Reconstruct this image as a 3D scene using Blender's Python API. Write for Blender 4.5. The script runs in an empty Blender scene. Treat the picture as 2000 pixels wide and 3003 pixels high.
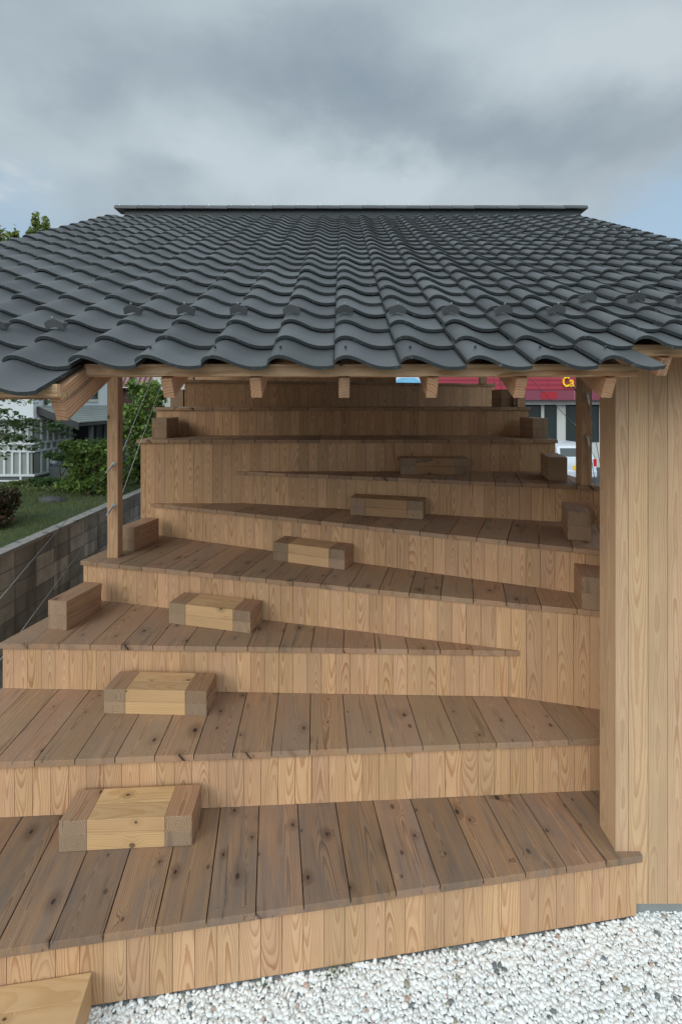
import bpy, math, random
from math import sin, cos, tan, atan2, sqrt, pi, radians
from mathutils import Vector, Matrix, noise
random.seed(11)
sc = bpy.context.scene
col = sc.collection
F, YH, CX, H = 1417.0, 1180.0, 1000.0, 2.859      # 17 mm shift lens in photo pixels, eye level
RISE = 0.35
def zt(k): return k*RISE
def P(x, y, z):                                   # photo pixel on a level of known height -> metres
    d = (H-z)*F/(y-YH)
    return ((x-CX)*d/F, d)
U = random.uniform

# ------------------------------------------------------------------ mesh builder
WL = {}
class MB:
    def __init__(s): s.v=[]; s.f=[]; s.g=[]; s.t=[]; s.m=[]
    def add(s, vs, fs, gs=None, t=None, mi=0):
        n=len(s.v); s.v+= [tuple(v) for v in vs]
        s.g += [tuple(g) for g in gs] if gs else [tuple(v) for v in vs]
        t = t or (U(0,1),U(0,1),U(0,1)); s.t += [t]*len(vs)
        s.f += [tuple(n+i for i in f) for f in fs]
        s.m += mi if isinstance(mi,list) else [mi]*len(fs)
        return s
    def board(s, o, a, b, c, L, W, T, end_mi=0, core=False, t=None):
        """box: length along a, width b, thickness c; carries timber coordinates"""
        o,a,b,c=Vector(o),Vector(a),Vector(b),Vector(c)
        vs=[];gs=[]
        if core: v0,w0=W*U(.35,.65),T*U(.35,.65); sl=(U(-.01,.01),U(-.01,.01))
        else: v0,w0=W*U(.2,.8),-U(.02,.075); q=.4 if L>1.2 else 1.; sl=(U(-.03,.03)*q,random.choice((-1,1))*U(.01,.07)*q)
        us=U(0,60)
        for (u,v,w) in [(0,0,0),(L,0,0),(L,W,0),(0,W,0),(0,0,T),(L,0,T),(L,W,T),(0,W,T)]:
            vs.append(o+a*u+b*v+c*w); gs.append((u+us, v-v0+sl[0]*(u-L/2), w-w0+sl[1]*(u-L/2)))
        fs=[(0,3,2,1),(4,5,6,7),(0,1,5,4),(2,3,7,6),(1,2,6,5),(0,4,7,3)]
        if (a.cross(b)).dot(c)<0: fs=[f[::-1] for f in fs]
        s.add(vs,fs,gs,t,[0,0,0,0,end_mi,end_mi])
    def box(s, lo, hi, mi=0, t=None):
        x0,y0,z0=lo;x1,y1,z1=hi
        s.add([(x0,y0,z0),(x1,y0,z0),(x1,y1,z0),(x0,y1,z0),(x0,y0,z1),(x1,y0,z1),(x1,y1,z1),(x0,y1,z1)],
              [(0,3,2,1),(4,5,6,7),(0,1,5,4),(2,3,7,6),(1,2,6,5),(3,0,4,7)],None,t,mi)
    def prism(s, poly, z0, z1, gf=None, t=None, mi=0):
        n=len(poly); area=sum(poly[i][0]*poly[(i+1)%n][1]-poly[(i+1)%n][0]*poly[i][1] for i in range(n))
        if area<0: poly=poly[::-1]
        vs=[(x,y,z0) for x,y in poly]+[(x,y,z1) for x,y in poly]
        fs=[tuple(range(n))[::-1], tuple(range(n,2*n))]+[(i,(i+1)%n,n+(i+1)%n,n+i) for i in range(n)]
        s.add(vs,fs,[gf(v) for v in vs] if gf else None,t,mi)
    def tube(s, p0, p1, r0, r1=None, n=8, caps=True, mi=0, t=None):
        p0,p1=Vector(p0),Vector(p1); r1=r0 if r1 is None else r1
        d=(p1-p0).normalized(); x=d.orthogonal().normalized(); y=d.cross(x)
        vs=[p+(x*cos(2*pi*i/n)+y*sin(2*pi*i/n))*r for p,r in((p0,r0),(p1,r1)) for i in range(n)]
        fs=[(i,(i+1)%n,n+(i+1)%n,n+i) for i in range(n)]
        if caps: fs+=[tuple(range(n))[::-1],tuple(range(n,2*n))]
        s.add(vs,fs,None,t,mi)
    def build(s, name, mats, parent=None, smooth=False, bevel=0):
        off=WL.get(parent,Vector((0,0,0))) if parent else Vector((0,0,0))
        me=bpy.data.meshes.new(name)
        me.from_pydata([(v[0]-off.x,v[1]-off.y,v[2]-off.z) for v in s.v],[],s.f)
        if not isinstance(mats,(list,tuple)): mats=[mats]
        for m in mats: me.materials.append(m)
        me.polygons.foreach_set('material_index', s.m)
        for nm,data in(('g',s.g),('t',s.t)):
            at=me.attributes.new(nm,'FLOAT_VECTOR','POINT'); at.data.foreach_set('vector',[c for v in data for c in v])
        if smooth: me.polygons.foreach_set('use_smooth',[True]*len(me.polygons))
        me.update()
        o=bpy.data.objects.new(name,me); col.objects.link(o)
        if parent: o.parent=parent
        WL[o]=off
        if bevel:
            b=o.modifiers.new('bevel','BEVEL'); b.width=bevel; b.segments=2; b.limit_method='ANGLE'
        return o
def thing(name,label,cat,loc,group=None):
    o=bpy.data.objects.new(name,None); col.objects.link(o); o.location=loc; o.empty_display_size=.1
    WL[o]=Vector(loc); o['label']=label; o['category']=cat
    if group:o['group']=group
    return o
def tag(o,label,cat,group=None,kind=None):
    o['label']=label;o['category']=cat
    if group:o['group']=group
    if kind:o['kind']=kind
    return o
def struct(o,kind='structure'): o['kind']=kind; return o

# ------------------------------------------------------------------ materials
class NT:
    def __init__(s,name):
        s.mat=bpy.data.materials.new(name); s.mat.use_nodes=True; s.t=s.mat.node_tree; s.t.nodes.clear()
        s.out=s.t.nodes.new('ShaderNodeOutputMaterial'); s.b=s.t.nodes.new('ShaderNodeBsdfPrincipled')
        s.t.links.new(s.b.outputs[0],s.out.inputs[0])
    def n(s,typ,**kw):
        nd=s.t.nodes.new(typ)
        for k,v in kw.items():
            if k in nd.inputs: s.set(nd.inputs[k],v)
            else: setattr(nd,k,v)
        return nd
    def set(s,inp,v):
        if isinstance(v,bpy.types.NodeSocket): s.t.links.new(v,inp)
        else: inp.default_value=v
    def math(s,op,a,b=0.0,c=None,clamp=False):
        nd=s.t.nodes.new('ShaderNodeMath'); nd.operation=op; nd.use_clamp=clamp
        s.set(nd.inputs[0],a); s.set(nd.inputs[1],b)
        if c is not None: s.set(nd.inputs[2],c)
        return nd.outputs[0]
    def vm(s,op,a,b):
        nd=s.t.nodes.new('ShaderNodeVectorMath'); nd.operation=op
        s.set(nd.inputs[0],a); s.set(nd.inputs[1],b); return nd.outputs[0]
    def mix(s,f,a,b,mode='MIX'):
        nd=s.t.nodes.new('ShaderNodeMix'); nd.data_type='RGBA'; nd.blend_type=mode
        s.set(nd.inputs[0],f); s.set(nd.inputs[6],a); s.set(nd.inputs[7],b); return nd.outputs[2]
    def rng(s,v,a,b,c=0.,d=1.):
        nd=s.t.nodes.new('ShaderNodeMapRange'); nd.interpolation_type='SMOOTHSTEP'
        for i,x in enumerate((v,a,b,c,d)): s.set(nd.inputs[i],x)
        return nd.outputs[0]
    def noise(s,vec,scale,detail=2,rough=.5):
        nd=s.t.nodes.new('ShaderNodeTexNoise'); s.set(nd.inputs['Vector'],vec)
        nd.inputs['Scale'].default_value=scale; nd.inputs['Detail'].default_value=detail; nd.inputs['Roughness'].default_value=rough
        return nd.outputs['Fac']
    def attr(s,name):
        nd=s.t.nodes.new('ShaderNodeAttribute'); nd.attribute_name=name; return nd.outputs['Vector']
    def sep(s,v):
        nd=s.t.nodes.new('ShaderNodeSeparateXYZ'); s.set(nd.inputs[0],v); return nd.outputs
    def comb(s,x,y,z):
        nd=s.t.nodes.new('ShaderNodeCombineXYZ'); s.set(nd.inputs[0],x);s.set(nd.inputs[1],y);s.set(nd.inputs[2],z); return nd.outputs[0]
    def bump(s,h,dist,strength=1):
        nd=s.t.nodes.new('ShaderNodeBump'); s.set(nd.inputs['Height'],h); nd.inputs['Distance'].default_value=dist; nd.inputs['Strength'].default_value=strength
        s.t.links.new(nd.outputs[0],s.b.inputs['Normal'])
def C(r,g,b): return (r,g,b,1)

def wood(name, light, dark, grey, weather=0.0, freq=120., knots=0.0, contrast=.8, tone=.22, rough=.55, kscale=5.):
    """cedar: growth rings around a pith, cut by the board, with knots, fibre and greying"""
    m=NT(name); g=m.attr('g'); t=m.sep(m.attr('t'))
    gx,gy,gz=m.sep(g)
    lo=m.comb(m.math('MULTIPLY',gx,1.7),m.math('MULTIPLY',gy,7.),m.math('MULTIPLY',gz,7.))
    n1=m.n('ShaderNodeTexNoise',Vector=lo,Scale=1.0,Detail=1.5)
    nc=m.sep(n1.outputs['Color'])
    yy=m.math('ADD',gy,m.math('MULTIPLY',m.math('SUBTRACT',nc[0],.5),.04))
    zz=m.math('ADD',gz,m.math('MULTIPLY',m.math('SUBTRACT',nc[1],.5),.05))
    r=m.math('SQRT',m.math('ADD',m.math('MULTIPLY',yy,yy),m.math('MULTIPLY',zz,zz)))
    # knots
    kv=m.n('ShaderNodeTexVoronoi',voronoi_dimensions='2D',Vector=m.comb(m.math('MULTIPLY',gx,.66),m.math('MULTIPLY_ADD',gz,.8,gy),0.),Scale=kscale,feature='F1')
    kd=m.math('DIVIDE',kv.outputs['Distance'],kscale)
    krnd=m.sep(kv.outputs['Color'])
    kon=m.math('LESS_THAN',krnd[0],knots)
    kd=m.math('ADD',kd,m.math('MULTIPLY',m.math('SUBTRACT',1.,kon),1.))
    ksz=m.math('MULTIPLY_ADD',m.math('POWER',krnd[1],2.),.009,.0075)
    knot=m.rng(kd,ksz,m.math('MULTIPLY',ksz,.55))
    halo=m.rng(kd,m.math('MULTIPLY',ksz,4.5),ksz)
    r=m.math('ADD',r,m.math('MULTIPLY',halo,.022))
    ring=m.math('MULTIPLY',r,m.math('MULTIPLY_ADD',t[1],freq*.5,freq*.75))
    ring=m.math('ADD',ring,m.math('MULTIPLY',m.noise(g,14,2),.5))
    fr=m.math('FRACT',ring)
    late=m.math('MULTIPLY',m.rng(fr,.35,.88),m.rng(fr,1.0,.93))
    ringw=m.noise(m.comb(m.math('MULTIPLY',m.math('FLOOR',ring),3.7),t[0],0.),1.0,0)
    late=m.math('MULTIPLY',late,m.math('MULTIPLY_ADD',ringw,1.3,.15))
    fib=m.noise(m.comb(m.math('MULTIPLY',gx,6.),m.math('MULTIPLY',gy,260.),m.math('MULTIPLY',gz,260.)),1.,2)
    c=m.mix(m.math('MULTIPLY',late,contrast,clamp=True),C(*light),C(*dark))
    c=m.mix(m.math('MULTIPLY',m.math('SUBTRACT',fib,.35),.35,clamp=True),c,C(*[x*.55 for x in dark]))
    if weather:
        wn=m.noise(m.comb(m.math('MULTIPLY',gx,2.5),m.math('MULTIPLY',gy,14.),m.math('MULTIPLY',gz,14.)),1.,3)
        wf=m.math('ADD',m.rng(wn,.35,.7,weather*.25,weather),m.math('MULTIPLY',m.math('SUBTRACT',t[2],.5),.35),clamp=True)
        c=m.mix(wf,c,C(*grey))
        st=m.noise(m.comb(m.math('MULTIPLY',gx,1.3),m.math('MULTIPLY',gy,9.),gz),1.6,3)
        c=m.mix(m.rng(st,.56,.76,0,.5),c,C(*[x*.45 for x in grey]))
        ck=m.noise(m.comb(m.math('MULTIPLY',gx,1.6),m.math('MULTIPLY',gy,55.),m.math('MULTIPLY',gz,20.)),1.,1)
        c=m.mix(m.rng(ck,.69,.74,0,.55),c,C(*[x*.3 for x in grey]))
        sc_=m.noise(m.comb(m.math('MULTIPLY',gx,9.),m.math('MULTIPLY',gy,9.),gz),1.,4,.7)
        c=m.mix(m.rng(sc_,.60,.74,0,.35),c,C(*[min(1,x*1.7) for x in grey]))
    c=m.mix(m.math('MULTIPLY',halo,m.math('MULTIPLY',krnd[2],.5) if knots else 0.),c,C(*[x*.45 for x in dark]))
    c=m.mix(m.math('MULTIPLY',knot,m.math('MULTIPLY_ADD',krnd[2],.35,.65)),c,C(.035,.024,.02))
    odd=m.rng(t[2],.86,.93,0,.22)
    c=m.mix(odd,c,C(*[x*.62 for x in light]))
    lf=m.math('MULTIPLY',m.math('SUBTRACT',m.noise(m.comb(m.math('MULTIPLY',gx,2.),m.math('MULTIPLY',gy,6.),gz),1.,3,.6),.5),.35)
    v=m.math('ADD',m.math('MULTIPLY_ADD',t[0],tone*2,1.-tone),lf)
    c=m.mix(1.,c,m.comb(v,m.math('MULTIPLY_ADD',t[2],.04,m.math('SUBTRACT',v,.02)),m.math('MULTIPLY_ADD',t[1],.09,m.math('SUBTRACT',v,.05))),'MULTIPLY')
    m.set(m.b.inputs['Base Color'],c); m.b.inputs['Roughness'].default_value=rough
    m.b.inputs['Specular IOR Level'].default_value=.25
    m.bump(m.math('ADD',m.math('MULTIPLY',late,.5),m.math('MULTIPLY',fib,.5)),.0008,.6)
    return m.mat
W_CLAD=wood('cedar_cladding',(.55,.342,.19),(.34,.15,.064),(.3,.27,.23),0.,142.,.0,.72,.12)
W_WALL=wood('cedar_wall_boards',(.55,.362,.215),(.36,.18,.09),(.3,.27,.23),0.,135.,.0,.60,.06)
W_DECK=wood('cedar_deck',(.42,.252,.145),(.23,.118,.06),(.28,.20,.14),.55,150.,.55,.85,.14,.6,6.5)
W_DECK1=wood('worn_cedar_deck',(.35,.205,.112),(.14,.072,.04),(.17,.13,.105),.68,150.,.62,.9,.17,.6,6.5)
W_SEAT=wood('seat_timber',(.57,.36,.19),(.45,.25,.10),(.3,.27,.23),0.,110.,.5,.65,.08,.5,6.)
W_SEAT2=wood('aged_shaded_seat_timber',(.40,.225,.105),(.24,.12,.055),(.24,.18,.13),.2,95.,.35,.7,.08,.5,6.)  # darker seat timber: ageing plus the rear decks' shade put into the colour
W_BEAM=wood('seat_beam',(.42,.24,.135),(.24,.115,.055),(.28,.22,.17),.2,110.,.3,.8,.12,.55,6.)
W_END=wood('beam_end_grain',(.37,.25,.155),(.15,.085,.045),(.24,.175,.12),.35,95.,.0,.85,.18,.7)
W_POST=wood('post_timber',(.55,.345,.20),(.38,.19,.085),(.3,.25,.2),.1,105.,.12,.8,.06,.5,5.)
W_EAVE=wood('eave_board_timber',(.62,.41,.235),(.38,.19,.08),(.3,.25,.2),.1,105.,.3,.75,.08,.5,5.)
W_RAFT=wood('rafter_timber',(.54,.31,.175),(.27,.115,.05),(.3,.25,.2),.1,80.,.35,.9,.10,.55,4.)
def plain(name,colr,rough=.6,metal=0.,var=.15,scale=6.,bump=0.,spec=.4,speck=None,bs=None):
    m=NT(name); co=m.n('ShaderNodeTexCoord').outputs['Object']
    n=m.noise(co,scale,4,.6)
    v=m.math('MULTIPLY_ADD',n,var*2,1-var)
    c=m.mix(1.,C(*colr),m.comb(v,v,v),'MULTIPLY')
    if speck: c=m.mix(m.rng(m.noise(co,speck[0],2),.55,.7,0,speck[1]),c,C(*speck[2]))
    m.set(m.b.inputs['Base Color'],c); m.b.inputs['Roughness'].default_value=rough; m.b.inputs['Metallic'].default_value=metal
    m.b.inputs['Specular IOR Level'].default_value=spec
    if bump: m.bump(m.noise(co,bs or scale*8,3),bump)
    return m.mat
def tile_mat():
    m=NT('smoked_tile'); co=m.n('ShaderNodeTexCoord').outputs['Object']; t=m.sep(m.attr('t'))
    n=m.noise(co,9,4,.6); f=m.noise(co,160,2)
    v=m.math('MULTIPLY_ADD',t[0],.42,.76); v=m.math('MULTIPLY',v,m.math('MULTIPLY_ADD',n,.25,.88))
    c=m.mix(t[1],C(.070,.075,.075),C(.075,.078,.080))
    c=m.mix(1.,c,m.comb(v,v,v),'MULTIPLY')
    c=m.mix(m.rng(m.noise(co,42,3,.7),.70,.80,0,.35),c,C(.2,.22,.22))
    m.set(m.b.inputs['Base Color'],c)
    m.set(m.b.inputs['Roughness'],m.math('MULTIPLY_ADD',n,.2,m.math('MULTIPLY_ADD',t[2],.12,.37))); m.b.inputs['Specular IOR Level'].default_value=.5
    m.bump(f,.0006,.4); return m.mat
M_TILE=tile_mat()
def tedge_mat():
    m=NT('tile_edge'); co=m.n('ShaderNodeTexCoord').outputs['Object']
    n=m.noise(co,55,3,.7)
    c=m.mix(m.rng(n,.6,.72,0,.8),C(.030,.036,.037),C(.20,.22,.22))  # edges and undersides darkened to carry the shade between tile rows
    m.set(m.b.inputs['Base Color'],c); m.b.inputs['Roughness'].default_value=.6; return m.mat
M_TEDGE=tedge_mat()
M_STEEL=plain('stainless_steel',(.55,.56,.55),.32,1.,.05)
M_CABLE=plain('steel_cable',(.30,.31,.30),.4,.8,.05)
M_CABLE2=plain('bright_cable',(.6,.61,.6),.5,.3,.05)
M_CONC=plain('concrete',(.22,.23,.22),.85,0,.2,7,.002)
M_DARK=plain('dark_void',(.02,.016,.012),.9)
M_WHITE=plain('white_plaster',(.62,.65,.66),.8,0,.05,3)
M_NAMA=plain('grey_plaster_panel',(.28,.29,.265),.85,0,.22,2.5,.003)
M_DKPL=plain('dark_plaster',(.10,.105,.11),.85,0,.25,3)
M_GREYROOF=plain('green_grey_metal',(.25,.27,.25),.55,0,.12,3)
M_DKWOOD=plain('dark_weathered_wood',(.055,.055,.055),.8,0,.2,5)
M_PINKROOF=plain('rose_metal_roof',(.33,.16,.155),.55,0,.08,3)
M_SIDING=plain('cream_siding',(.55,.55,.47),.7,0,.05,3)
M_RED=plain('red_metal',(.30,.03,.05),.4,0,.12,1.2)
M_MAG=plain('faded_red_awning',(.19,.04,.065),.6,0,.22,2)
M_BRED=plain('bright_red_panel',(.32,.012,.02),.5,0,.05)
M_YEL=plain('yellow_letter',(.9,.55,.02),.4,0,.03)
M_STORE=plain('store_wall',(.5,.5,.46),.7,0,.05,2)
M_BLUE=plain('blue_metal_roof',(.13,.38,.55),.5,0,.05)
M_CAR=plain('white_car_paint',(.55,.58,.61),.18,0,.02,2,spec=.6)
M_TAIL=plain('tail_lamp_red',(.5,.02,.03),.15,0,.1)
M_PLATE=plain('yellow_plate',(.8,.55,.05),.4,0,.03)
M_RUB=plain('tyre_rubber',(.02,.02,.02),.8)
M_BLACK=plain('black_trim_and_shade',(.02,.021,.022),.5)
M_ASPH=plain('asphalt',(.07,.07,.07),.9,0,.2,3,.003)
M_YARD=plain('yard_ground',(.16,.14,.115),.95,0,.3,3,.01)
M_ROCK=plain('dark_rock',(.07,.07,.07),.85,0,.35,3,.02)
def glass():
    m=NT('window_glass'); m.b.inputs['Base Color'].default_value=C(.025,.035,.035); m.b.inputs['Roughness'].default_value=.06
    m.b.inputs['Specular IOR Level'].default_value=.6; return m.mat
M_GLASS=glass()
def lawn_mat():
    m=NT('lawn_soil'); co=m.n('ShaderNodeTexCoord').outputs['Object']
    n=m.noise(co,1.2,5,.6); f=m.noise(co,40,3)
    c=m.mix(m.rng(n,.35,.65),C(.04,.06,.02),C(.075,.105,.03)); c=m.mix(m.rng(m.noise(co,.9,3),.6,.7,0,.7),c,C(.10,.095,.08))
    c=m.mix(m.math('MULTIPLY',f,.6),c,C(.02,.03,.01)); m.set(m.b.inputs['Base Color'],c); m.b.inputs['Roughness'].default_value=.95
    m.bump(f,.02); return m.mat
M_LAWN=lawn_mat()
def blockwall_mat():
    m=NT('concrete_block'); co=m.n('ShaderNodeTexCoord').outputs['Object']; t=m.sep(m.attr('t'))
    n=m.noise(co,2.2,5,.65); f=m.noise(co,60,3)
    v=m.math('MULTIPLY_ADD',t[0],.75,.58)
    sx=m.sep(co); st=m.noise(m.comb(m.math('MULTIPLY',sx[0],5),m.math('MULTIPLY',sx[1],5),m.math('MULTIPLY',sx[2],.8)),1.2,4)
    c=m.mix(m.rng(n,.35,.65),C(.24,.23,.20),C(.37,.36,.32)); c=m.mix(1.,c,m.comb(v,v,v),'MULTIPLY')
    c=m.mix(m.rng(st,.48,.7,0,.6),c,C(.09,.085,.07))
    m.set(m.b.inputs['Base Color'],c); m.b.inputs['Roughness'].default_value=.9; m.bump(f,.004); return m.mat
M_BLOCK=blockwall_mat()
def leaf_mat(name,a,b,c3=None,p=.8):
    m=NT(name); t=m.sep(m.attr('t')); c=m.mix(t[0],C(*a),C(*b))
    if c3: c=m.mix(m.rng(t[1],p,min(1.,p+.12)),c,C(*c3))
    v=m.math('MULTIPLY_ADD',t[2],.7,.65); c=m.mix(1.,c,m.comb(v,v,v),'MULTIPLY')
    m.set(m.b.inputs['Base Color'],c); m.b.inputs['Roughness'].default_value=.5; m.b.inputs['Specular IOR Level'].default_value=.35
    tr=m.n('ShaderNodeBsdfTranslucent'); m.set(tr.inputs['Color'],c); ms=m.n('ShaderNodeMixShader'); ms.inputs[0].default_value=.3
    m.t.links.new(m.b.outputs[0],ms.inputs[1]); m.t.links.new(tr.outputs[0],ms.inputs[2]); m.t.links.new(ms.outputs[0],m.out.inputs[0])
    return m.mat
L_MAPLE=leaf_mat('leaf_maple',(.045,.085,.03),(.09,.15,.045))
L_DARK=leaf_mat('leaf_dark',(.04,.085,.025),(.085,.15,.04))
L_BROAD=leaf_mat('leaf_broad',(.08,.15,.035),(.20,.29,.06),(.26,.17,.06),.88)
L_RED=leaf_mat('leaf_red',(.035,.05,.02),(.07,.05,.025),(.14,.045,.03),.75)
L_TALL=leaf_mat('leaf_tall',(.13,.18,.04),(.24,.28,.07),(.15,.09,.04),.9)
L_IVY=leaf_mat('leaf_ivy',(.06,.12,.02),(.12,.2,.03))
L_GRASS=leaf_mat('leaf_grass',(.11,.15,.045),(.20,.23,.085),(.2,.18,.09),.88)
M_BARK=plain('bark',(.10,.08,.06),.9,0,.3,12,.004)
def peb_mat():
    m=NT('pebble'); t=m.sep(m.attr('t')); co=m.n('ShaderNodeTexCoord').outputs['Object']
    w=m.mix(t[1],C(.80,.81,.79),C(.74,.74,.70))
    odd=m.mix(m.math('GREATER_THAN',t[1],.5),C(.14,.16,.165),C(.46,.31,.25))
    odd=m.mix(m.math('GREATER_THAN',t[1],.8),odd,C(.30,.27,.2))
    c=m.mix(m.math('GREATER_THAN',t[0],.965),w,odd)
    n=m.noise(co,70,3); v=m.math('MULTIPLY_ADD',n,.2,.88); c=m.mix(1.,c,m.comb(v,v,v),'MULTIPLY')
    m.set(m.b.inputs['Base Color'],c); m.b.inputs['Roughness'].default_value=.55; return m.mat
M_PEB=peb_mat()

# ------------------------------------------------------------------ pavilion
pav=thing('wooden_pavilion','cedar pavilion of stepped seating tiers under a grey tiled roof','pavilion',(0,2.7,0))
# plan lines of the tier fronts (measured in metres), x -> depth
def line(p,q):
    s=(q[1]-p[1])/(q[0]-p[0]); return (s, p[1]-s*p[0])
N={1:line(P(0,2788,zt(1)),P(1883,2511,zt(1))), 2:line(P(0,2237,zt(2)),P(1753,2168,zt(2))),
   3:line(P(0,1888,zt(3)),P(1501,1909,zt(3))), 4:line(P(234,1645,zt(4)),P(1749,1792,zt(4))),
   5:line(P(438,1475,zt(5)),P(1749,1614,zt(5))), 6:line(P(688,1382,zt(6)),P(1680,1423,zt(6))),
   7:(0.0,5.30), 8:(0.0,5.97), 9:line((-2.1,6.07),(2.40,7.52)), 10:(0.0,7.62)}
LEDGE=(-2.572,3.607,.209)      # left edge of the deck: x at depth, slope
def clip(poly,a,b,c):          # keep a*x+b*y<=c
    out=[]
    for i in range(len(poly)):
        p,q=poly[i],poly[(i+1)%len(poly)]; dp=a*p[0]+b*p[1]-c; dq=a*q[0]+b*q[1]-c
        if dp<=0: out.append(p)
        if (dp<0<dq) or (dq<0<dp):
            k=dp/(dp-dq); out.append((p[0]+(q[0]-p[0])*k,p[1]+(q[1]-p[1])*k))
    return out
OV=.022; TH=.038; RT=.018
def tread(k,backs,xr,xl=None,first=0.):
    s,b=N[k]; L=sqrt(1+s*s); ax=(1/L,s/L); dp=(-s/L,1/L)    # along, depth
    mb=MB(); o=(0,b); pitch=.236
    for j in range(-16,16):
        u0=j*pitch+first; u1=u0+pitch-.0055
        dz=U(-.0015,.0015)
        q=[(o[0]+ax[0]*u+dp[0]*v,o[1]+ax[1]*u+dp[1]*v) for u,v in((u0,0),(u1,0),(u1,1.8),(u0,1.8))]
        for kk in backs:
            ss,bb=N[kk]; q=clip(q,-ss,1.,bb+OV+.008) if q else q
        q=clip(q,1,0,xr) if q else q
        if q:
            if xl is not None: q=clip(q,-1,0,-xl)
            else: q=clip(q,-1,LEDGE[2],-(LEDGE[0]-LEDGE[2]*LEDGE[1]))
        if len(q)<3: continue
        ar=abs(sum(q[i][0]*q[(i+1)%len(q)][1]-q[(i+1)%len(q)][0]*q[i][1] for i in range(len(q))))
        if ar<.0006: continue
        us,v0,w0=U(0,60),pitch*U(.2,.8),U(.015,.05); sl=(U(-.03,.03),U(-.06,.06))
        def gf(v):
            x,y=v[0]-o[0],v[1]-o[1]; uu=x*dp[0]+y*dp[1]; vv=x*ax[0]+y*ax[1]-u0
            return (uu+us, vv-v0+sl[0]*uu, v[2]-zt(k)+w0+sl[1]*uu)
        mb.prism(q,zt(k)-TH+dz,zt(k)+dz,gf)
        for uu in(u0+.045,u1-.045):
            cx_,cy_=o[0]+ax[0]*uu+dp[0]*.045,o[1]+ax[1]*uu+dp[1]*.045
            if cx_<xr-.02 and k<6:
                e=.0032
                mb.prism([(cx_-e,cy_-e),(cx_+e,cy_-e),(cx_+e,cy_+e),(cx_-e,cy_+e)],zt(k)+dz-.002,zt(k)+dz+.0012,mi=1)
    return mb.build('tread',[W_DECK1 if k==1 else W_DECK,M_STEEL],pav,bevel=.0018)
def riser(k,x0,x1,z0,z1=None,first=0.):
    s,b=N[k]; L=sqrt(1+s*s); ax=(1/L,s/L); b=b+OV; z1=zt(k)-TH-.001 if z1 is None else z1
    mb=MB(); u0=x0*L; u1=x1*L; u=u0; pitch=.1055; u=u0-first
    while u<u1-.004:
        ua,ub=max(u,u0),min(u+pitch-.0025,u1)
        if ub-ua>.006:
            o=(ax[0]*ua,b+ax[1]*ua+U(-.0006,.0006),z0)
            mb.board(o,(0,0,1),(ax[0],ax[1],0),(s/L*-1,1/L,0),z1-z0,ub-ua,RT)
        u+=pitch
    p=lambda u,v:(ax[0]*u-ax[1]*v,b+ax[1]*u+ax[0]*v)
    mb.prism([p(u0+.003,RT+.001),p(u1-.003,RT+.001),p(u1-.003,RT+.03),p(u0+.003,RT+.03)],z0+.002,z1-.002,mi=1)
    return mb.build('riser',[W_CLAD,M_DARK],pav)
XR=2.38
def lx(d): return LEDGE[0]+LEDGE[2]*(d-LEDGE[1])
tread(1,[2],1.668,first=.052); tread(2,[3,4],XR,first=.045); tread(3,[4],1.30,first=.02); tread(4,[5,7],XR,first=.07)
tread(5,[6,7],XR,first=.03); tread(6,[7],XR,first=.11); tread(7,[8],XR,-2.244,first=.0); tread(8,[9],2.345,-2.315,first=.07); tread(9,[10],2.41,-2.0,first=.02)
def nx(k):                      # where front line k meets the left deck edge
    s,b=N[k]; return (LEDGE[0]+LEDGE[2]*(b-LEDGE[1]))/(1-LEDGE[2]*s)
riser(1,nx(1)+.03,1.645,.0,first=.03); riser(2,nx(2)+.02,XR-.02,zt(1)+.002); 
riser(3,nx(3)+.02,1.30,zt(2)+.002,first=.02); riser(4,nx(4)+.02,XR-.02,zt(2)+.002,first=.06)
riser(5,-2.10,XR-.02,zt(4)+.002,first=.03); riser(6,-1.165,XR-.02,zt(5)+.002); riser(7,-2.205,XR-.02,zt(4)+.002,first=.05)
riser(8,-2.29,2.325,zt(7)+.002,first=.02); riser(9,-1.985,2.39,zt(8)+.002,first=.08); riser(10,-2.3,.87,zt(9)-.3,3.5,first=.04)
# side cladding of the tiers, left and right, and the back
mb=MB()
def side(x0,y0,x1,y1,z1,nrm):
    L=sqrt((x1-x0)**2+(y1-y0)**2); a=((x1-x0)/L,(y1-y0)/L); u=0
    while u<L-.01:
        w=min(.1055,L-u); mb.board((x0+a[0]*u,y0+a[1]*u,0),(0,0,1),(a[0],a[1],0),(nrm[0],nrm[1],0),z1,w-.002,RT); u+=.1055
ys=[(-9,0)]
for k in range(1,7):
    s,b=N[k]; x=nx(k)+.03; y=s*x+b+OV+RT+.032; k2=k+1; s2,b2=N[k2]; x2=nx(k2)+.03; y2=s2*x2+b2+OV-.002
    if k2==7: x2,y2=lx(5.31)+.03,5.315
    if y2>y+.05 and k in(1,2,3,4): side(x,y,x2,y2,zt(k)-TH-.001,(1,0))
side(-2.22,5.36,-2.29,5.99,zt(7)-TH,(1,0)); side(-2.29,6.05,-2.29,7.60,zt(8)-TH,(1,0))
side(XR-.03,3.2,XR-.03,5.9,zt(2)-TH-.003,(-1,0)); side(XR-.03,5.36,XR-.03,5.99,zt(7)-TH,(-1,0)); side(2.30,6.05,2.30,7.60,zt(8)-TH,(-1,0))
side(-2.29,7.66,2.35,7.66,zt(9)-TH,(0,1))
mb.build('side_cladding',W_CLAD,pav)
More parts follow.
